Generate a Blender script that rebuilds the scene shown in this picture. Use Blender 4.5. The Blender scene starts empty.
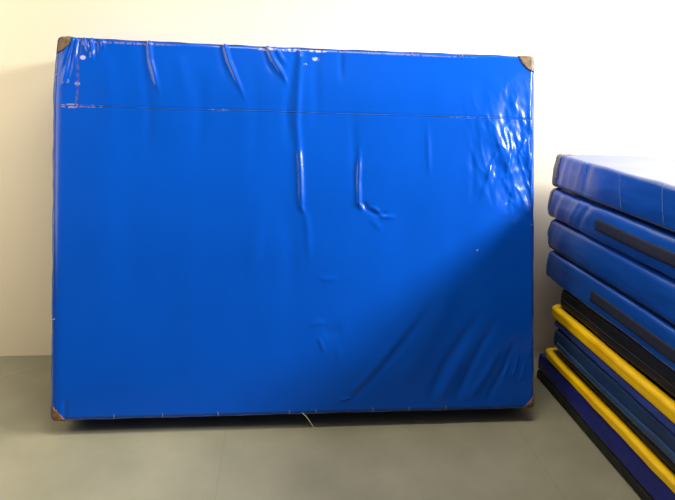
import bpy, bmesh, math, random
import numpy as np
from mathutils import Vector, Matrix
random.seed(7); rng = np.random.default_rng(7)
C = bpy.context.scene.collection
sc = bpy.context.scene

# ------------------------------------------------------------------ helpers
def mesh_obj(name, verts, faces, mat, parent=None, smooth=True, loc=None):
    me = bpy.data.meshes.new(name)
    me.from_pydata([tuple(v) for v in verts], [], [tuple(f) for f in faces]); me.update()
    if smooth: me.polygons.foreach_set('use_smooth', [True]*len(me.polygons))
    if mat: me.materials.append(mat)
    o = bpy.data.objects.new(name, me); C.objects.link(o)
    if parent: o.parent = parent
    if loc is not None: o.location = loc
    return o
def empty(name, loc, label, cat, group=None, rot=None):
    o = bpy.data.objects.new(name, None); C.objects.link(o); o.empty_display_size = .1
    o.location = loc
    if rot: o.rotation_euler = rot
    o['label'] = label; o['category'] = cat
    if group: o['group'] = group
    return o
def box(name, lo, hi, mat, parent=None):
    x0,y0,z0 = lo; x1,y1,z1 = hi
    v = [(x0,y0,z0),(x1,y0,z0),(x1,y1,z0),(x0,y1,z0),(x0,y0,z1),(x1,y0,z1),(x1,y1,z1),(x0,y1,z1)]
    f = [(0,3,2,1),(4,5,6,7),(0,1,5,4),(1,2,6,5),(2,3,7,6),(3,0,4,7)]
    return mesh_obj(name, v, f, mat, parent, smooth=False)
def tube(name, pts, r, mat, parent=None, closed=False, sides=8, taper=None):
    P = [Vector(p) for p in pts]; n = len(P); V = []; F = []
    prev = None
    for i, p in enumerate(P):
        a = P[(i-1) % n] if (closed or i > 0) else p
        b = P[(i+1) % n] if (closed or i < n-1) else p
        t = (b-a).normalized()
        if prev is None:
            nrm = t.orthogonal().normalized()
        else:
            nrm = (prev - t*prev.dot(t)).normalized()
        prev = nrm; bn = t.cross(nrm)
        rr = r*(taper(i/(n-1)) if taper else 1)
        for k in range(sides):
            a_ = 2*math.pi*k/sides
            V.append(p + (nrm*math.cos(a_)+bn*math.sin(a_))*rr)
    m = n if closed else n-1
    for i in range(m):
        for k in range(sides):
            a0 = i*sides+k; a1 = i*sides+(k+1) % sides; j = (i+1) % n
            F.append((a0, a1, j*sides+(k+1) % sides, j*sides+k))
    if not closed:
        F.append(tuple(range(sides))[::-1]); F.append(tuple((n-1)*sides+k for k in range(sides)))
    return mesh_obj(name, V, F, mat, parent)

# ------------------------------------------------------------------ rounded, wrinkled box
def rbox(size, r, ns, disp=None):
    """size (sx,sy,sz); box spans 0..size; ns segments per axis. returns verts, normals, faces, undisplaced verts"""
    nx, ny, nz = ns
    idx = {}; G = []
    def vid(i, j, k):
        t = (i, j, k)
        if t not in idx: idx[t] = len(G); G.append(t)
        return idx[t]
    F = []
    for j in range(ny):
        for k in range(nz):
            F.append((vid(0,j,k),vid(0,j,k+1),vid(0,j+1,k+1),vid(0,j+1,k)))
            F.append((vid(nx,j,k),vid(nx,j+1,k),vid(nx,j+1,k+1),vid(nx,j,k+1)))
    for i in range(nx):
        for k in range(nz):
            F.append((vid(i,0,k),vid(i+1,0,k),vid(i+1,0,k+1),vid(i,0,k+1)))
            F.append((vid(i,ny,k),vid(i,ny,k+1),vid(i+1,ny,k+1),vid(i+1,ny,k)))
    for i in range(nx):
        for j in range(ny):
            F.append((vid(i,j,0),vid(i,j+1,0),vid(i+1,j+1,0),vid(i+1,j,0)))
            F.append((vid(i,j,nz),vid(i+1,j,nz),vid(i+1,j+1,nz),vid(i,j+1,nz)))
    G = np.array(G, float)
    S = np.array(size, float); N = np.array(ns, float)
    def axis(g, n, s):
        m = 5                                  # segments spent on each rounded rim
        if n <= 2*m+2: return g/n*s
        out = np.where(g < m, g/m*r, np.where(g > n-m, s-(n-g)/m*r, r+(g-m)/(n-2*m)*(s-2*r)))
        return out
    P = np.stack([axis(G[:,a], N[a], S[a]) for a in range(3)], 1)
    inner = np.minimum(np.maximum(P, r), S-r)
    d = P-inner; L = np.linalg.norm(d, axis=1, keepdims=True); L[L == 0] = 1
    n = d/L
    Q = inner + n*r
    B = Q.copy()
    if disp is not None: Q = Q + disp(Q, n)
    return Q, n, F, B
def fnoise(x, y, seed, octaves=1, scale=1.0):
    """smooth value noise, numpy"""
    rs = np.random.default_rng(seed); T = rs.uniform(-1, 1, (64, 64)); out = 0; a = 1
    for o in range(octaves):
        X = x*scale*2**o+7.3*o; Y = y*scale*2**o+3.1*o
        i = np.floor(X).astype(int); j = np.floor(Y).astype(int); fx = X-i; fy = Y-j
        fx = fx*fx*(3-2*fx); fy = fy*fy*(3-2*fy)
        t = lambda a_, b_: T[a_ % 64, b_ % 64]
        out = out + a*((t(i,j)*(1-fx)+t(i+1,j)*fx)*(1-fy)+(t(i,j+1)*(1-fx)+t(i+1,j+1)*fx)*fy)
        a *= .5
    return out
def ridge(u, v, pts, w, a, ends=(1, 1)):
    """crease along a polyline: gaussian cross-section, fading towards the ends (0 sharp .. 1 long fade)"""
    best = np.full(u.shape, 1e9); s_at = np.zeros(u.shape)
    seg = [math.dist(pts[i], pts[i+1]) for i in range(len(pts)-1)]; tot = sum(seg); acc = 0
    for i in range(len(pts)-1):
        ax, ay = pts[i]; bx, by = pts[i+1]; l = seg[i]
        t = np.clip(((u-ax)*(bx-ax)+(v-ay)*(by-ay))/(l*l), 0, 1)
        d = np.hypot(u-(ax+t*(bx-ax)), v-(ay+t*(by-ay)))
        m = d < best; best = np.where(m, d, best); s_at = np.where(m, (acc+t*l)/tot, s_at); acc += l
    e0, e1 = ends
    f = np.ones(u.shape)
    if e0 > 0: f = f*np.clip(s_at/(.5*e0), 0, 1)
    if e1 > 0: f = f*np.clip((1-s_at)/(.5*e1), 0, 1)
    f = f*f*(3-2*f)
    return a*f*np.exp(-(best/w)**2)

# ------------------------------------------------------------------ materials
def mat(name, col, rough=.5, spec=.5, coat=0, var=None, bump=None, metal=0, sheen=0):
    m = bpy.data.materials.new(name); m.use_nodes = True; nt = m.node_tree; b = nt.nodes['Principled BSDF']
    b.inputs['Base Color'].default_value = (*col, 1); b.inputs['Roughness'].default_value = rough
    b.inputs['Specular IOR Level'].default_value = spec; b.inputs['Metallic'].default_value = metal
    b.inputs['Coat Weight'].default_value = coat; b.inputs['Coat Roughness'].default_value = .15
    tc = nt.nodes.new('ShaderNodeTexCoord')
    if var:
        sc_, amt, det = var
        n = nt.nodes.new('ShaderNodeTexNoise'); n.inputs['Scale'].default_value = sc_; n.inputs['Detail'].default_value = det
        nt.links.new(tc.outputs['Object'], n.inputs['Vector'])
        r = nt.nodes.new('ShaderNodeValToRGB'); e = r.color_ramp.elements
        e[0].position = .3; e[1].position = .7
        e[0].color = (*[c*(1-amt) for c in col], 1); e[1].color = (*[min(1, c*(1+amt)) for c in col], 1)
        nt.links.new(n.outputs['Fac'], r.inputs['Fac']); nt.links.new(r.outputs['Color'], b.inputs['Base Color'])
    if bump:
        sc_, st, dist = bump
        n = nt.nodes.new('ShaderNodeTexNoise'); n.inputs['Scale'].default_value = sc_; n.inputs['Detail'].default_value = 4
        nt.links.new(tc.outputs['Object'], n.inputs['Vector'])
        bp = nt.nodes.new('ShaderNodeBump'); bp.inputs['Strength'].default_value = st; bp.inputs['Distance'].default_value = dist
        nt.links.new(n.outputs['Fac'], bp.inputs['Height']); nt.links.new(bp.outputs['Normal'], b.inputs['Normal'])
    return m
M = {}
BLUE = (.0002, .083, .56)
M['vinyl'] = mat('blue_vinyl', BLUE, .23, .32, var=(2.5, .05, 3), bump=(55, .12, .002))
M['vinyl2'] = mat('dull_blue_vinyl', (.005, .068, .34), .30, .6, coat=.45, var=(5, .10, 3), bump=(45, .15, .002))
M['navy'] = mat('navy_vinyl', (.008, .014, .17), .45, .4, var=(6, .15, 3), bump=(45, .15, .002))
M['royal'] = mat('royal_vinyl', (.030, .062, .30), .45, .4, var=(6, .12, 3), bump=(45, .15, .002))
M['slate'] = mat('slate_vinyl', (.012, .035, .10), .45, .4, var=(7, .25, 3), bump=(45, .2, .002))
M['slate_edge'] = mat('slate_piping', (.020, .058, .145), .45, .4, var=(9, .2, 3))
M['yellow'] = mat('yellow_vinyl', (1.0, .56, .001), .42, .4, var=(9, .14, 4), bump=(40, .2, .002))
M['black'] = mat('black_vinyl', (.010, .010, .010), .5, .35, var=(12, .3, 3), bump=(60, .2, .002))
M['rubber'] = mat('black_rubber', (.018, .018, .014), .8, .25, var=(20, .3, 4), bump=(120, .4, .002))
M['strap'] = mat('charcoal_webbing', (.018, .022, .040), .75, .3, var=(60, .15, 2), bump=(300, .4, .001))
M['leather'] = mat('brown_leather', (.16, .105, .052), .55, .4, var=(38, .55, 5), bump=(90, .5, .003))
M['rust_leather'] = mat('worn_tan_leather', (.21, .115, .055), .6, .4, var=(45, .6, 5), bump=(90, .5, .003))
M['piping'] = mat('brownish_piping', (.06, .085, .22), .45, .4, var=(30, .4, 3))
M['dark_piping'] = mat('dark_piping', (.006, .012, .03), .5, .4)
M['grey_leather'] = mat('grey_brown_leather', (.24, .20, .15), .55, .4, var=(38, .4, 5), bump=(90, .5, .003))
M['seam'] = mat('seam_thread', (.012, .07, .27), .6, .3, var=(14, .45, 3))
M['thread'] = mat('pale_thread', (.55, .50, .42), .7, .3)
M['tan_thread'] = mat('tan_thread', (.30, .27, .24), .7, .3)
M['scuff'] = mat('scuffed_white', (.50, .50, .66), .5, .4, var=(80, .3, 3))

def wear_on_cover():
    """small pale scuffs and brownish rub marks on the leaning mat's vinyl, placed on the cover itself"""
    m = M['vinyl']; nt = m.node_tree; b = nt.nodes['Principled BSDF']
    src = b.inputs['Base Color'].links[0].from_socket
    tc = nt.nodes.new('ShaderNodeTexCoord'); sp = nt.nodes.new('ShaderNodeSeparateXYZ'); nt.links.new(tc.outputs['Object'], sp.inputs[0])
    def mth(op, a, b_=None, c=None, clamp=False):
        n = nt.nodes.new('ShaderNodeMath'); n.operation = op; n.use_clamp = clamp
        for i, x in enumerate((a, b_, c)):
            if x is None: continue
            if isinstance(x, (int, float)): n.inputs[i].default_value = x
            else: nt.links.new(x, n.inputs[i])
        return n.outputs[0]
    def blob(cx, cz, rx, rz):
        dx = mth('DIVIDE', mth('SUBTRACT', sp.outputs[0], cx), rx); dz = mth('DIVIDE', mth('SUBTRACT', sp.outputs[2], cz), rz)
        q = mth('ADD', mth('MULTIPLY', dx, dx), mth('MULTIPLY', dz, dz))
        return mth('SUBTRACT', 1.0, q, clamp=True)
    n = nt.nodes.new('ShaderNodeTexNoise'); n.inputs['Scale'].default_value = 70; n.inputs['Detail'].default_value = 5
    mp = nt.nodes.new('ShaderNodeMapping'); mp.inputs['Scale'].default_value = (1, 1, .8)
    nt.links.new(tc.outputs['Object'], mp.inputs[0]); nt.links.new(mp.outputs[0], n.inputs['Vector'])
    out = src
    spots = [((.118,1.458),(.013,.010),(.55,.50,.72),.9,.0), ((.098,1.352),(.012,.008),(.45,.45,.75),.55,.0),
             ((.075,1.262),(.05,.010),(.38,.32,.45),.8,.43), ((.16,1.262),(.05,.006),(.38,.38,.6),.5,.45),
             ((.66,1.262),(.05,.004),(.30,.34,.52),.6,.42), ((1.70,1.262),(.10,.004),(.20,.36,.75),.5,.45),
             ((.099,1.38),(.007,.10),(.16,.10,.22),.45,.42), ((.095,1.29),(.006,.03),(.16,.10,.16),.6,.40),
             ((.058,1.362),(.010,.010),(.5,.5,.75),.5,.44), ((1.055,1.49),(.018,.009),(.55,.62,.85),.7,.42), ((1.012,1.465),(.008,.006),(.55,.62,.85),.6,.40),
             ((.85,1.523),(.06,.008),(.42,.40,.62),.7,.44), ((.95,1.523),(.05,.008),(.5,.5,.72),.7,.44),
             ((1.06,1.523),(.05,.006),(.5,.5,.72),.7,.44), ((.30,1.523),(.22,.005),(.35,.24,.16),.5,.45), ((1.45,1.523),(.35,.004),(.22,.20,.34),.6,.42),
             ((1.757,.69),(.006,.005),(.5,.6,.8),.6,.40)]
    for (cx, cz), (rx, rz), col, amt, th in spots:
        k = blob(cx, cz, rx, rz)
        if th:
            g = mth('MULTIPLY', mth('SUBTRACT', n.outputs['Fac'], th), 9.0, clamp=True); k = mth('MULTIPLY', k, g)
        k = mth('MULTIPLY', mth('MULTIPLY', k, 2.0, clamp=True), amt)
        mx = nt.nodes.new('ShaderNodeMix'); mx.data_type = 'RGBA'; nt.links.new(k, mx.inputs['Factor'])
        nt.links.new(out, mx.inputs['A']); mx.inputs['B'].default_value = (*col, 1); out = mx.outputs['Result']
    nt.links.new(out, b.inputs['Base Color'])
wear_on_cover()

# ------------------------------------------------------------------ setting
def wall_mat():
    m = mat('cream_wall_paint', (.90, .80, .60), .7, .2, var=(1.3, .03, 3), bump=(140, .12, .002)); return m
def floor_mat():
    m = mat('grey_vinyl_floor', (.265, .255, .200), .42, .4, bump=(25, .08, .002)); nt = m.node_tree; b = nt.nodes['Principled BSDF']
    tc = nt.nodes.new('ShaderNodeTexCoord')
    n1 = nt.nodes.new('ShaderNodeTexNoise'); n1.inputs['Scale'].default_value = 2.6; n1.inputs['Detail'].default_value = 5; n1.inputs['Roughness'].default_value = .6
    nt.links.new(tc.outputs['Object'], n1.inputs['Vector'])
    r = nt.nodes.new('ShaderNodeValToRGB'); e = r.color_ramp.elements; e[0].position = .32; e[1].position = .70
    e[0].color = (.235, .228, .160, 1); e[1].color = (.315, .300, .216, 1)
    nt.links.new(n1.outputs['Fac'], r.inputs['Fac'])
    # pale specks
    v = nt.nodes.new('ShaderNodeTexVoronoi'); v.inputs['Scale'].default_value = 4.0; nt.links.new(tc.outputs['Object'], v.inputs['Vector'])
    r2 = nt.nodes.new('ShaderNodeValToRGB'); r2.color_ramp.elements[0].position = .02; r2.color_ramp.elements[1].position = .07
    r2.color_ramp.elements[0].color = (.35,)*3+(1,); r2.color_ramp.elements[1].color = (0, 0, 0, 1)
    nt.links.new(v.outputs['Distance'], r2.inputs['Fac'])
    mx = nt.nodes.new('ShaderNodeMix'); mx.data_type = 'RGBA'; nt.links.new(r2.outputs['Color'], mx.inputs['Factor'])
    nt.links.new(r.outputs['Color'], mx.inputs['A']); mx.inputs['B'].default_value = (.42, .40, .33, 1)
    out = mx.outputs['Result']
    sp = nt.nodes.new('ShaderNodeSeparateXYZ'); nt.links.new(tc.outputs['Object'], sp.inputs[0])
    def mth(op, a, b_=None, clamp=False):
        n = nt.nodes.new('ShaderNodeMath'); n.operation = op; n.use_clamp = clamp
        for i, x in enumerate((a, b_)):
            if x is None: continue
            if isinstance(x, (int, float)): n.inputs[i].default_value = x
            else: nt.links.new(x, n.inputs[i])
        return n.outputs[0]
    def blend(k, col, out):
        q = nt.nodes.new('ShaderNodeMix'); q.data_type = 'RGBA'; nt.links.new(k, q.inputs['Factor'])
        nt.links.new(out, q.inputs['A']); q.inputs['B'].default_value = (*col, 1); return q.outputs['Result']
    wob = mth('MULTIPLY', mth('SUBTRACT', n1.outputs['Fac'], .5), .02)
    for x0 in (-2.71, -1.466, -.223, 1.02, 2.263):                 # welded joints of the vinyl sheets
        d = mth('ABSOLUTE', mth('SUBTRACT', sp.outputs[0], x0))
        out = blend(mth('MULTIPLY', mth('SUBTRACT', 1.0, mth('DIVIDE', d, .0035), True), .28), (.13, .12, .09), out)
    # long pale scratch running to the wall on the left
    t = mth('SUBTRACT', sp.outputs[1], mth('ADD', mth('MULTIPLY', mth('ADD', sp.outputs[0], 1.329), .82), wob))
    d = mth('ABSOLUTE', mth('ADD', t, .213))
    k = mth('MULTIPLY', mth('SUBTRACT', 1.0, mth('DIVIDE', d, .005), True), .45)
    k = mth('MULTIPLY', k, mth('MULTIPLY', mth('SUBTRACT', -1.05, sp.outputs[0]), 6.0, True))
    out = blend(k, (.50, .46, .36), out)
    nt.links.new(out, b.inputs['Base Color'])
    return m
WALL, FLOOR = wall_mat(), floor_mat()
def struct(o): o['kind'] = 'structure'; return o
struct(box('wall_back', (-4.5, 0, 0), (4.5, .2, 3.8), WALL))
struct(box('floor', (-4.5, -7.0, -.1), (4.5, .2, 0), FLOOR))

# ------------------------------------------------------------------ leaning crash mat
W, H, T, LEAN = 2.018, 1.543, .238, .305
RM = .020
def big_disp(Q, n):
    u, v, d = Q[:,0]*(2.0/W), Q[:,2], Q[:,1]
    front = np.clip(-n[:,1], 0, 1)
    h = np.zeros(len(u))
    edge = np.clip(np.minimum(np.minimum(u, 2.0-u)/.25, np.minimum(v, H-v)/.25), 0, 1); edge = edge*edge*(3-2*edge)
    h += .006*edge
    h += .0022*fnoise(u, v, 3, 2, 2.6)*edge
    h += .0016*fnoise(u*2.6, v*.55, 5, 2, 2.4)*edge*np.clip(v/.5, .3, 1)       # soft vertical drape
    R = lambda *a, **k: ridge(u, v, *a, **k)
    # main crease, upper centre
    h += R([(.965,1.53),(.945,1.40),(.928,1.27),(.935,1.16),(.942,1.08)], .020, -.0045, (.1, .8))
    h += R([(.985,1.53),(.975,1.38),(.968,1.22),(.978,1.10),(.984,.98),(.988,.87),(1.004,.82)], .014, .0060, (.1, .3))
    h += R([(.975,1.13),(.984,1.02),(.988,.87),(1.004,.83)], .009, .0038, (.4, .2))
    h += R([(1.004,.86),(1.016,.76),(1.02,.62)], .014, .0032, (.4, 1))
    h += R([(.93,.90),(.95,.70),(.94,.45)], .035, -.003, (.6, 1))
    h += R([(.86,.95),(.80,.70),(.78,.50)], .03, .0022, (.8, 1))
    # L-shaped crease right of centre
    h += R([(1.20,1.33),(1.205,1.15),(1.212,1.0),(1.215,.92)], .018, -.0028, (1, .3))
    h += R([(1.232,1.15),(1.226,.98),(1.228,.885),(1.248,.845)], .009, .0085, (.9, .3))
    h += R([(1.245,.90),(1.262,.862),(1.30,.842),(1.37,.84)], .010, -.0045, (.3, .8))
    h += R([(1.27,.87),(1.30,.86),(1.33,.83),(1.40,.828)], .009, .0040, (.4, .8))
    h += R([(1.27,.82),(1.30,.80),(1.33,.76)], .012, .002, (.6, .9))
    h += R([(1.05,.58),(1.09,.565),(1.15,.57)], .012, .0018, (.8, .8))
    # diagonal tucks at the top edge
    h += R([(.672,H),(.690,1.47),(.718,1.40),(.77,1.28)], .0080, .0085, (.0, 1.2))
    h += R([(.650,H),(.668,1.44),(.70,1.36)], .012, -.003, (.0, 1.2))
    h += R([(.845,H),(.872,1.48),(.915,1.41),(.935,1.36)], .0085, .0090, (.0, .9))
    h += R([(.828,H),(.85,1.46),(.89,1.39)], .010, -.0035, (.0, 1))
    h += R([(.875,H),(.905,1.49),(.93,1.45)], .010, .0040, (.0, .9))
    h += R([(1.06,H),(1.045,1.45),(1.05,1.33),(1.045,1.15)], .020, -.003, (.0, 1))
    h += R([(1.15,H),(1.152,1.47),(1.15,1.38)], .012, -.004, (.0, 1))
    h += R([(.372,H),(.380,1.46),(.395,1.40),(.42,1.30)], .0085, .0075, (.0, 1))
    h += R([(.345,H),(.358,1.42),(.375,1.25),(.37,1.0)], .020, -.003, (.0, 1))
    h += R([(.49,1.50),(.51,1.38),(.53,1.25)], .025, .0022, (.4, 1))
    h += R([(.57,1.45),(.58,1.25),(.56,1.0)], .028, -.0024, (.4, 1))
    h += R([(.20,1.50),(.225,1.30),(.22,1.0)], .035, .0025, (.3, 1))
    h += R([(.79,1.48),(.80,1.2),(.78,.9)], .03, -.002, (.4, 1))
    # soft vertical lines on the right half
    h += R([(1.52,1.25),(1.525,1.10),(1.53,.98)], .010, .0026, (.8, .8))
    h += R([(1.715,1.2),(1.72,1.0),(1.715,.86)], .012, -.0020, (.8, .8))
    # gathers at the top left corner
    for x0, x1, y1, a in ((.070,.035,1.33,.0050),(.088,.072,1.41,.0048),(.115,.142,1.47,.0055),(.148,.152,1.44,.0060),(.19,.192,1.49,.003),(.05,.03,1.40,.004)):
        h += R([(x0,H-.004),((x0+x1)/2+.004,(H+y1)/2),(x1,y1)], .0075, a*1.5, (.0, 1))
        h += R([(x0+.014,H-.004),((x0+x1)/2+.016,(H+y1)/2),(x1+.012,y1)], .007, -a*.8, (.0, 1))
    h += R([(.04,1.345),(.058,1.362),(.066,1.375)], .006, .003, (.6, .6))
    # crinkles beside the right edge
    m = np.clip((u-1.66)/.22, 0, 1)*np.clip((v-.78-(2.0-u)*.35)/.15, 0, 1)*np.clip((1.46-v)/.25, 0, 1)
    cr = fnoise(u*11+v*2.5, v*5.0, 21, 3, 1.5); h += .0050*(1-np.abs(cr)*1.6)*m
    h += .0056*fnoise(u*6+v*2, v*3.2, 22, 2, 1.3)*m
    for pts, w_, a in (([(1.97,1.35),(1.985,1.25),(1.975,1.12),(1.985,.98)],.014,.007), ([(1.90,1.17),(1.885,1.08),(1.87,1.0)],.010,.005),
                       ([(1.94,1.23),(1.955,1.17),(1.93,1.10),(1.935,1.0)],.009,.005), ([(1.80,1.07),(1.785,.99),(1.75,.90)],.012,.0045),
                       ([(1.84,1.14),(1.80,1.06),(1.78,.98)],.009,.004), ([(1.87,.88),(1.885,.93),(1.90,.90)],.007,-.004),
                       ([(1.95,.93),(1.93,.86),(1.90,.80)],.010,-.004)):
        h += R(pts, w_, a, (.6, .8))
    # folds fanning out of the lower right corner
    for pts, w_, a in (([(1.16,.045),(1.20,.062),(1.27,.125),(1.40,.27),(1.52,.42),(1.60,.56)],.018,-.0036),
                       ([(1.16,.065),(1.24,.12),(1.37,.28),(1.49,.43)],.018,.0030),
                       ([(1.40,.10),(1.50,.27),(1.60,.45),(1.66,.58)],.040,.0038),
                       ([(1.53,.04),(1.60,.20),(1.69,.33),(1.78,.45)],.020,-.0045),
                       ([(1.57,.04),(1.66,.20),(1.74,.33)],.022,.0040),
                       ([(1.64,.03),(1.71,.18),(1.77,.30),(1.86,.44)],.017,-.0045),
                       ([(1.70,.04),(1.79,.17),(1.86,.32)],.018,.0042),
                       ([(1.78,.03),(1.86,.18),(1.93,.34)],.014,-.0036),
                       ([(1.85,.13),(1.875,.18),(1.89,.24)],.006,.0030), ([(1.90,.14),(1.915,.19),(1.925,.25)],.006,.0030),
                       ([(1.93,.12),(1.95,.17),(1.955,.22)],.006,.0026)):
        h += R(pts, w_, a, (.3, .9))
    h += R([(1.145,.062),(1.17,.060),(1.205,.068)], .006, .0036, (.5, .5))
    # dent, lower centre
    h += R([(1.06,.33),(1.075,.29),(1.09,.25)], .009, .0030, (.6, .8))
    h += R([(1.08,.33),(1.13,.35),(1.17,.34)], .03, -.003, (.6, .8))
    h += R([(1.14,.30),(1.145,.25),(1.14,.2)], .014, .0018, (.6, .8))
    h += R([(1.02,.37),(1.06,.385),(1.10,.38)], .012, .0018, (.6, .8))
    # left edge tuck lines
    h += R([(.055,.10),(.058,.05),(.056,.0)], .008, -.004, (.7, 0))
    # sewn seam
    h += -.0006*np.exp(-((v-1.262)/.004)**2)*np.clip((u-.02)/.05, 0, 1)
    h += .0003*np.exp(-((v-1.275)/.008)**2)
    h += -.008*np.clip(1-u/.045, 0, 1)**2
    h += -.016*np.clip((u-1.78)/.22, 0, 1)**2*np.clip((v-.80)/.2, 0, 1)*np.clip((1.48-v)/.2, 0, 1)
    side = .0014*fnoise(u*5+v*7, d*9, 31, 2, 1.0)
    out = n*(h*front + side*(1-front))[:, None]
    tl = np.clip((v-1.25)/.28, 0, 1); out[:,0] += .016*tl*tl*np.clip(1-u/.15, 0, 1)
    out[:,2] += -.004*np.clip(1-np.abs(u-.9)/.9, 0, 1)*np.clip((v-1.3)/.2, 0, 1)
    return out
mat_root = empty('crash_mat', (-.912, -H*math.sin(LEAN)-T*math.cos(LEAN)-.006, T*math.sin(LEAN)-.006+.004),
                 'big glossy bright blue vinyl crash mat standing on its long edge, leaning against the wall', 'gym mat',
                 rot=(-LEAN, 0, math.atan2(.007, 2.0)))
Q, n, F, B = rbox((W, T, H), RM, (480, 26, 372), big_disp)
# split the dark underside fabric from the blue cover
cover = mesh_obj('cover', Q, F, M['vinyl'], mat_root)

def face_shell(name, Q, n, F, sel, off, material, parent, label=None):
    """a patch sewn over part of a cover: the same surface, lifted by its own thickness"""
    keep = [f for f in F if all(sel[i] for i in f)]
    used = sorted({i for f in keep for i in f}); ix = {a: k for k, a in enumerate(used)}; m_ = len(used)
    top = [Q[i]+n[i]*off for i in used]; bot = [Q[i]-n[i]*.0005 for i in used]
    fs = [tuple(ix[i] for i in f) for f in keep]
    edges = {}
    for f in fs:
        for a, b_ in zip(f, f[1:]+f[:1]): edges[(a, b_)] = 1
    rim = [(a, b_) for (a, b_) in edges if (b_, a) not in edges]
    allf = fs + [tuple(m_+i for i in reversed(f)) for f in fs] + [(b_, a, a+m_, b_+m_) for a, b_ in rim]
    o = mesh_obj(name, top+bot, allf, material, parent)
    if label: o['label'] = label
    return o
def corner_patch(cx, cz, a, b_, p, material, label, seed):
    du = np.abs(B[:,0]-cx); dv = np.abs(B[:,2]-cz); dd = B[:,1]
    wob = 1+.06*fnoise(B[:,0]*30, B[:,2]*30, seed)
    s = ((du/a)**p+(dv/b_)**p+(dd/.06)**2.5) < wob
    return face_shell('corner_patch', Q, n, F, s, .0035, material, mat_root, label)
corner_patch(0, H, .068, .070, 1.9, M['leather'], 'dark brown worn leather patch on upper left corner', 41)
corner_patch(W, H, .074, .072, 1.9, M['leather'], 'brown leather patch with curved edge on upper right corner', 42)
corner_patch(0, 0, .058, .068, 1.25, M['rust_leather'], 'scuffed tan leather patch on lower left corner', 43)
corner_patch(W, 0, .060, .066, 1.05, M['rust_leather'], 'tan leather patch on lower right corner', 44)

# piping around the front rim
def rim_pts(z_in=.0035, step=.02):
    e = RM*(1-math.sqrt(.5))-.0005; pts = []
    def arc(cx, cz, a0):
        for k in range(1, 7):
            a = math.radians(a0+k*15-7.5); pts.append((cx+math.cos(a)*(RM-e), e, cz+math.sin(a)*(RM-e)))
    def line(x0, z0, x1, z1):
        L = math.hypot(x1-x0, z1-z0); k = max(2, int(L/step))
        for i in range(k+1):
            t = i/k; w_ = .0010*math.sin(t*L*23+x0*5)+.0008*math.sin(t*L*51)
            pts.append((x0+(x1-x0)*t+(w_ if x0 == x1 else 0), e, z0+(z1-z0)*t+(w_ if z0 == z1 else 0)))
    line(RM, e, W-RM, e); arc(W-RM, RM, -90); line(W-e, RM, W-e, H-RM); arc(W-RM, H-RM, 0)
    line(W-RM, H-e, RM, H-e); arc(RM, H-RM, 90); line(e, H-RM, e, RM); arc(RM, RM, 180)
    return pts
def taper_tl(p):
    t_ = min(max((p[2]-1.25)/.28, 0), 1); return (p[0]+.016*t_*t_*max(0, 1-p[0]/.15), p[1], p[2]-.004*max(0, 1-abs(p[0]-.9)/.9)*min(max((p[2]-1.3)/.2, 0), 1))
tube('piping', [taper_tl(p) for p in rim_pts()], .0018, M['piping'], mat_root, closed=True, sides=6)['label'] = 'thin brownish piping round the front edge'

# height of the cover front at (u, v)
from mathutils.kdtree import KDTree
fr = np.where((n[:,1] < -.7))[0]; kd = KDTree(len(fr))
for k, i in enumerate(fr): kd.insert((Q[i,0], 0, Q[i,2]), k)
kd.balance()
def front_y(u, v):
    co, k, d_ = kd.find((u, 0, v)); return Q[fr[k], 1]
tube('stitched_seam', [(u, front_y(u, 1.262)+.0006, 1.262+.0012*math.sin(u*9)) for u in np.linspace(.03, 1.995, 160)], .0019, M['seam'], mat_root, sides=6)
# little tufts of lacing thread poking out along the edges
def tuft(u, v, ang, L, material=None):
    y = front_y(min(max(u, .012), W-.012), min(max(v, .012), H-.012))-.001
    p = [(u, y, v), (u+math.cos(ang)*L*.5, y-.003, v+math.sin(ang)*L*.5), (u+math.cos(ang+.25)*L, y-.0015, v+math.sin(ang+.25)*L)]
    tube('thread_tuft', p, .0016, material or M['tan_thread'], mat_root, sides=5, taper=lambda t: 1-.5*t)
for u in (.245, .434, .660, .947, 1.062, 1.302, 1.455, 1.62): tuft(u, .004, 1.4+random.uniform(-.4, .4), .020)
for u in (.372, .672, .853, .985, 1.155, 1.31, 1.47, 1.69): tuft(u, H-.008, -1.5+random.uniform(-.3, .3), .018)
tuft(.006, 1.385, .3, .012, M['thread']); tuft(.006, .405, .2, .012, M['thread']); tuft(W-.006, .80, 2.9, .014, M['rust_leather'])
lt = [(1.005+.05*t, front_y(1.005, .02)-.004-.016*math.sin(t*2.2), .010-.066*t+.008*math.sin(t*3.1)) for t in np.linspace(0, 1, 14)]
tube('loose_thread', lt, .0013, M['thread'], mat_root, sides=6)['label'] = 'pale loose thread hanging from the lower edge'

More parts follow.
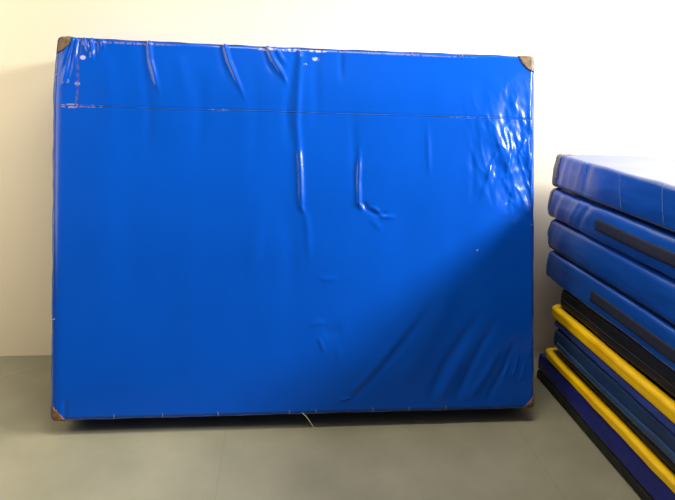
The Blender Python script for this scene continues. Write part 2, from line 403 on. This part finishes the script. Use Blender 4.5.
# ------------------------------------------------------------------ the stack on the right
XS = 1.30
STW = 1.35
def soft_mat(name, label, x, yb, z0, z1, cover_mat, r=.018, length=2.2, group='gym mats in the stack', seed=1, creases=(), bulge=.006, nz=None, width=STW, sag=0, rim_push=None):
    """a flat mat: local x to the right, y towards the wall, z up; its back end sits at y = yb"""
    root = empty(name, (x, yb-length, z0), label, 'gym mat', group)
    h_ = z1-z0
    def disp(Q, n):
        t = Q[:,1]; z = Q[:,2]; lf = np.clip(-n[:,0], 0, 1); up = np.clip(n[:,2], 0, 1)
        back = length-t
        zz = z/h_
        h = bulge*np.sin(np.clip(zz, 0, 1)*math.pi) + .0022*fnoise(t, z*4, seed, 3, 4.0)
        for bk, w_, a, tilt in creases:
            h = h + a*np.exp(-(((back-bk-tilt*(zz-.5)*h_)/w_)**2))*np.clip(1.15-abs(zz-.5)*.8, 0, 1)
        o = n*(h*lf)[:, None]
        o += n*((-.003*np.abs(fnoise(t*2, Q[:,0]*2, seed+9, 2, 1.5)))*(up+np.clip(-n[:,2],0,1)))[:, None]
        rest = np.clip(1-lf-np.abs(n[:,2]), 0, 1); o += n*(.003*fnoise(Q[:,0]*3, z*6, seed+3, 2, 1.5)*rest)[:, None]
        if sag: o[:,2] += -sag*.0*np.clip(1-Q[:,0]/.12, 0, 1)*(.5+.5*fnoise(t, t*0, seed+5, 1, 2.0))
        return o
    ny_ = int(length/.012); nz_ = nz or max(12, int(h_/.006)+10)
    q, nn, f, b = rbox((width, length, h_), r, (40, ny_, nz_), disp)
    c = mesh_obj('cover', q, f, cover_mat, root)
    return root, (q, nn, f, b, length, h_)
def side_x(data, t, z):
    q, nn, f, b, L, h_ = data
    s = np.where(nn[:,0] < -.6)[0]
    k = s[np.argmin((q[s,1]-t)**2+(q[s,2]-z)**2)]; return q[k, 0]
def side_strip(name, root, data, pts_z, t0, t1, w, material, th=.003, label=None, step=.02):
    """webbing lying on the left face: from t0 to t1 at height pts_z(t), w wide"""
    V = []; F = []; ts = np.arange(t0, t1, step*(1 if t1 > t0 else -1)); K = 5
    for t in ts:
        zc = pts_z(t)
        for side in (0, 1):
            for k in range(K+1):
                z = zc-w/2+w*k/K
                V.append((side_x(data, t, z)-(th if side == 0 else -.001), t, z))
    m_ = 2*(K+1)
    for i in range(len(ts)-1):
        a = i*m_; b_ = a+m_
        for k in range(K):
            F.append((a+k, a+k+1, b_+k+1, b_+k)); F.append((a+K+1+k, b_+K+1+k, b_+K+2+k, a+K+2+k))
        F.append((a, b_, b_+K+1, a+K+1)); F.append((a+K, a+2*K+1, b_+2*K+1, b_+K))
    for a in (0, (len(ts)-1)*m_):
        F.append(tuple([a+k for k in range(K+1)]+[a+K+1+k for k in range(K, -1, -1)]))
    o = mesh_obj(name, V, F, material, root)
    bm = bmesh.new(); bm.from_mesh(o.data); bmesh.ops.recalc_face_normals(bm, faces=bm.faces); bm.to_mesh(o.data); bm.free()
    if label: o['label'] = label
    return o
def end_patch(root, data, a, b_, top=True, material=None, label='brown leather corner patch'):
    """leather wrapped round the mat's back left corner"""
    q, nn, f, b, L, h_ = data
    dy = np.abs(L-b[:,1]); dx = b[:,0]; dz = (h_-b[:,2]) if top else b[:,2]
    s = ((dy/a)**2+(dx/.10)**2+(dz/b_)**3) < 1
    return face_shell('corner_patch', q, nn, f, s, .0035, material or M['leather'], root, label)
def side_piping(root, data, z, r, material, name='piping', y0=None, label=None):
    q, nn, f, b, L, h_ = data
    pts = [(side_x(data, t, z)-r*.3, t, z) for t in np.linspace(.03, L-.02, 90)]
    pts += [(.02, L-.004, z), (.10, L+.001, z), (.5, L+.001, z)]
    o = tube(name, pts, r, material, root, sides=6)
    if label: o['label'] = label
    return o
def vstitch(root, data, back, lean=0., z0=.01, z1=None):
    q, nn, f, b, L, h_ = data; z1 = z1 or h_-.004
    pts = []
    for k in range(12):
        z = z0+(z1-z0)*k/11; t = L-back-lean*(1-k/11); pts.append((side_x(data, t, z)-.0004, t, z))
    return tube('stitch_line', pts, .0014, M['stitch2'], root, sides=5)
M['stitch2'] = mat('pale_blue_thread', (.10, .22, .55), .6, .3, var=(60, .5, 2))

LEN = 2.25
G = 'gym mats stacked along the right side'
rA, dA = soft_mat('crash_mat', 'thick blue vinyl mat with brown corner patch, topmost of the stack', XS, -.16, .957, 1.112, M['vinyl2'], .018, LEN, G, 51,
    creases=((.03,.014,.002,.25),(.075,.012,-.003,.2),(.11,.014,.0015,.2),(.17,.014,.001,.1),(.235,.008,.002,.2),(.30,.02,-.003,.1),(.5,.05,-.002,0)), bulge=.004)
end_patch(rA, dA, .062, .20, True, M['grey_leather'], label='worn grey brown leather strip on the back corner')
side_piping(rA, dA, .010, .0045, M['dark_piping'], label='dark piping along the lower edge')
for bk, ln in ((.27, .05), (.53, .05), (.78, .05)): vstitch(rA, dA, bk, ln)
rB, dB = soft_mat('crash_mat', 'blue vinyl mat with charcoal strap on its side, second from top of the stack', XS-.004, -.165,  .808, .950, M['vinyl2'], .024, LEN, G, 52,
    creases=((.04,.014,.002,.3),(.085,.014,-.003,.35),(.13,.016,.003,.35),(.19,.014,-.002,.3),(.25,.014,.003,.4),(.33,.02,-.004,.5),(.9,.1,-.003,0)), bulge=.010, sag=.010)
end_patch(rB, dB, .045, .112, True, M['grey_leather'], label='dark leather patch on the back corner')
side_strip('strap', rB, dB, lambda t: .076+.004*math.sin(t*3)+.010*np.clip((t-1.1)/.9, 0, 1)*0, .05, LEN-.42, .046, M['strap'], label='flat charcoal carrying strap')
rC, dC = soft_mat('crash_mat', 'plain dark blue vinyl mat without strap, third from the top of the stack', XS+.002, -.195, .660, .806, M['vinyl2'], .026, LEN-.03, G, 53,
    creases=((.05,.02,-.003,.2),(.14,.03,.003,.3),(.6,.08,-.004,.1)), bulge=.008)
end_patch(rC, dC, .026, .10, True, label='dark leather patch on the back corner')
side_piping(rC, dC, .008, .004, M['dark_piping'], label='dark piping along the lower edge')
rD, dD = soft_mat('crash_mat', 'blue vinyl mat with charcoal strap, lowest of the four thick mats in the stack', XS+.002, -.225, .518, .655, M['vinyl2'], .016, LEN-.06, G, 54,
    creases=((.05,.03,-.002,.2),(.16,.05,.003,.3)), bulge=.005)
side_strip('strap', rD, dD, lambda t: .062+.004*math.sin(t*4), .05, LEN-.06-.40, .046, M['strap'], label='flat charcoal carrying strap')

# thin mats below
def rim_mat(label, yb, z0, z1, seed, x=XS):
    """mat with black top and a broad yellow rim that laps over its edges"""
    root, d = soft_mat('gym_mat', label, x+.006, yb-.004, z0+.003, z1-.004, M['black'], .008, LEN-.2, G, seed, bulge=.001)
    L = d[4]; h_ = z1-z0
    # rim: C-shaped band swept round left side and back end
    path = []
    R_ = .035
    for t in np.linspace(0.0, L-R_, 110): path.append((0, t, -1, 0))
    for k in range(1, 9):
        a = math.radians(90*k/9); path.append((R_-math.cos(a)*R_, L-R_+math.sin(a)*R_, -math.cos(a), math.sin(a)))
    for s in np.linspace(R_, STW, 50): path.append((s, L, 0, 1))
    V = []; F = []
    lip = .026
    prof = []                                   # (outward, z)
    prof += [(-lip, -.003), (-lip*.4, -.0025), (.001, .001)]
    for k in range(1, 8):
        a = k/8; prof.append((.0035*math.sin(a*math.pi)**.5+.003+(.0025 if k == 6 else 0), h_*a-.001))
    prof += [(.001, h_-.002), (-lip*.4, h_-.0005), (-lip, h_-.001), (-lip, h_-.005), (-.006, h_-.008), (-.006, .003), (-lip, .001)]
    K = len(prof)
    for i, (x_, y_, nx_, ny_) in enumerate(path):
        w_ = .0012*math.sin(i*.35+seed)+.0008*math.sin(i*.9)
        zz = .0015*math.sin(i*.17+seed*2)-.0015
        for j, (o_, z_) in enumerate(prof):
            g = w_ if 3 <= j <= 9 else 0
            V.append((x_+nx_*(o_+g)-.006, y_+ny_*(o_+g)+.004, z_-.003+zz*(z_/h_)))
    for i in range(len(path)-1):
        for j in range(K):
            F.append((i*K+j, i*K+(j+1) % K, (i+1)*K+(j+1) % K, (i+1)*K+j))
    F.append(tuple(range(K))[::-1]); F.append(tuple((len(path)-1)*K+j for j in range(K)))
    o = mesh_obj('edge_band', V, F, M['yellow'], root)
    bm = bmesh.new(); bm.from_mesh(o.data); bmesh.ops.recalc_face_normals(bm, faces=bm.faces); bm.to_mesh(o.data); bm.free()
    o['label'] = 'bright yellow vinyl band wrapped round the edge'
    return root, d
r7, d7 = soft_mat('gym_mat', 'black mat squeezed between the lowest thick blue mat and the upper yellow edge', XS+.012, -.385, .425, .513, M['black'], .012, LEN-.25, G, 57,
    creases=((.2,.1,-.006,.2),(.7,.2,-.006,0)), bulge=.002)
side_piping(r7, d7, .040, .0022, M['strap'])
rim_mat('black mat with broad bright yellow edge, higher of the two yellow edged mats', -.345, .363, .419, 56, XS-.004)
r5, d5 = soft_mat('gym_mat', 'thin royal blue mat directly under the upper yellow edged mat', XS+.004, -.38, .320, .356, M['royal'], .010, LEN-.25, G, 55, bulge=.003)
r4, d4 = soft_mat('gym_mat', 'dark slate blue mat with paler lower edge, between the two yellow edged mats', XS+.004, -.395, .226, .317, M['slate'], .014, LEN-.25, G, 58,
    creases=((.15,.06,.003,.2),(.8,.1,-.004,0)), bulge=.002)
side_strip('edge_strip', r4, d4, lambda t: .021+.003*math.sin(t*7), .03, LEN-.25-.03, .030, M['slate_edge'], th=.006, label='paler slate blue strip along the lower edge')
r3, d3 = soft_mat('gym_mat', 'thin black mat lying on the lower yellow edged mat', XS+.014, -.45, .193, .223, M['black'], .008, LEN-.3, G, 59, bulge=.002)
rim_mat('black mat with narrow yellow edge, lower of the two yellow edged mats', -.345, .145, .187, 60, XS-.004)
r1, d1 = soft_mat('gym_mat', 'navy blue mat with black underside on the floor, bottommost of the stack', XS-.004, -.30, .046, .140, M['navy'], .012, LEN-.2, G, 61, bulge=.003)
V_, N_, F_, B_ = rbox((STW, LEN-.2, .046), .010, (12, 60, 12))
bs = mesh_obj('underside', V_, F_, M['rubber'], r1, loc=(0.0, 0, -.046)); bs['label'] = 'black rubber underside'

# ------------------------------------------------------------------ light
def area(name, loc, target, sx, sy, power, col):
    l = bpy.data.lights.new(name, 'AREA'); l.shape = 'RECTANGLE'; l.size = sx; l.size_y = sy; l.energy = power; l.color = col
    o = bpy.data.objects.new(name, l); C.objects.link(o); o.location = loc
    d = Vector(target)-Vector(loc); o.rotation_euler = d.to_track_quat('-Z', 'Y').to_euler(); return o
KEY = area('window_daylight', (3.5, -1.25, 2.78), (0.1, -.3, .9), 1.5, .55, 300, (1.0, .98, .95))
FILL = area('left_fill_light', (-2.55, -1.05, 1.75), (-1.5, 0, 1.3), 1.5, 1.5, 36, (1.0, .89, .72))  # warm fill lamp added out of view to brighten the left wall
CEIL = area('ceiling_light', (.25, -.95, 3.2), (.25, -.8, 0), 1.4, .2, 50, (1.0, .93, .80))
w = bpy.data.worlds.new('room_light'); sc.world = w; w.use_nodes = True
bg = w.node_tree.nodes['Background']; bg.inputs[0].default_value = (1.0, .93, .80, 1); bg.inputs[1].default_value = .08

# ------------------------------------------------------------------ camera
cam = bpy.data.cameras.new('camera'); co = bpy.data.objects.new('camera', cam); C.objects.link(co)
cam.sensor_fit = 'HORIZONTAL'; cam.sensor_width = 36; cam.lens = 556.13/675*36; cam.clip_start = .05
Rr = [[0.9948281, -0.0954403, 0.03475927], [0.00513713, -0.29449566, -0.95563901], [0.10144292, 0.9508751, -0.29248227]]
right, down, fwd = Vector(Rr[0]), Vector(Rr[1]), Vector(Rr[2])
mw = Matrix(((right.x, -down.x, -fwd.x, 0), (right.y, -down.y, -fwd.y, -2.70976), (right.z, -down.z, -fwd.z, 1.41022), (0, 0, 0, 1)))
co.matrix_world = mw
sc.camera = co
vs = sc.view_settings; vs.view_transform = 'Standard'; vs.look = 'None'; vs.gamma = 1; vs.use_curve_mapping = False; vs.exposure = 0.0
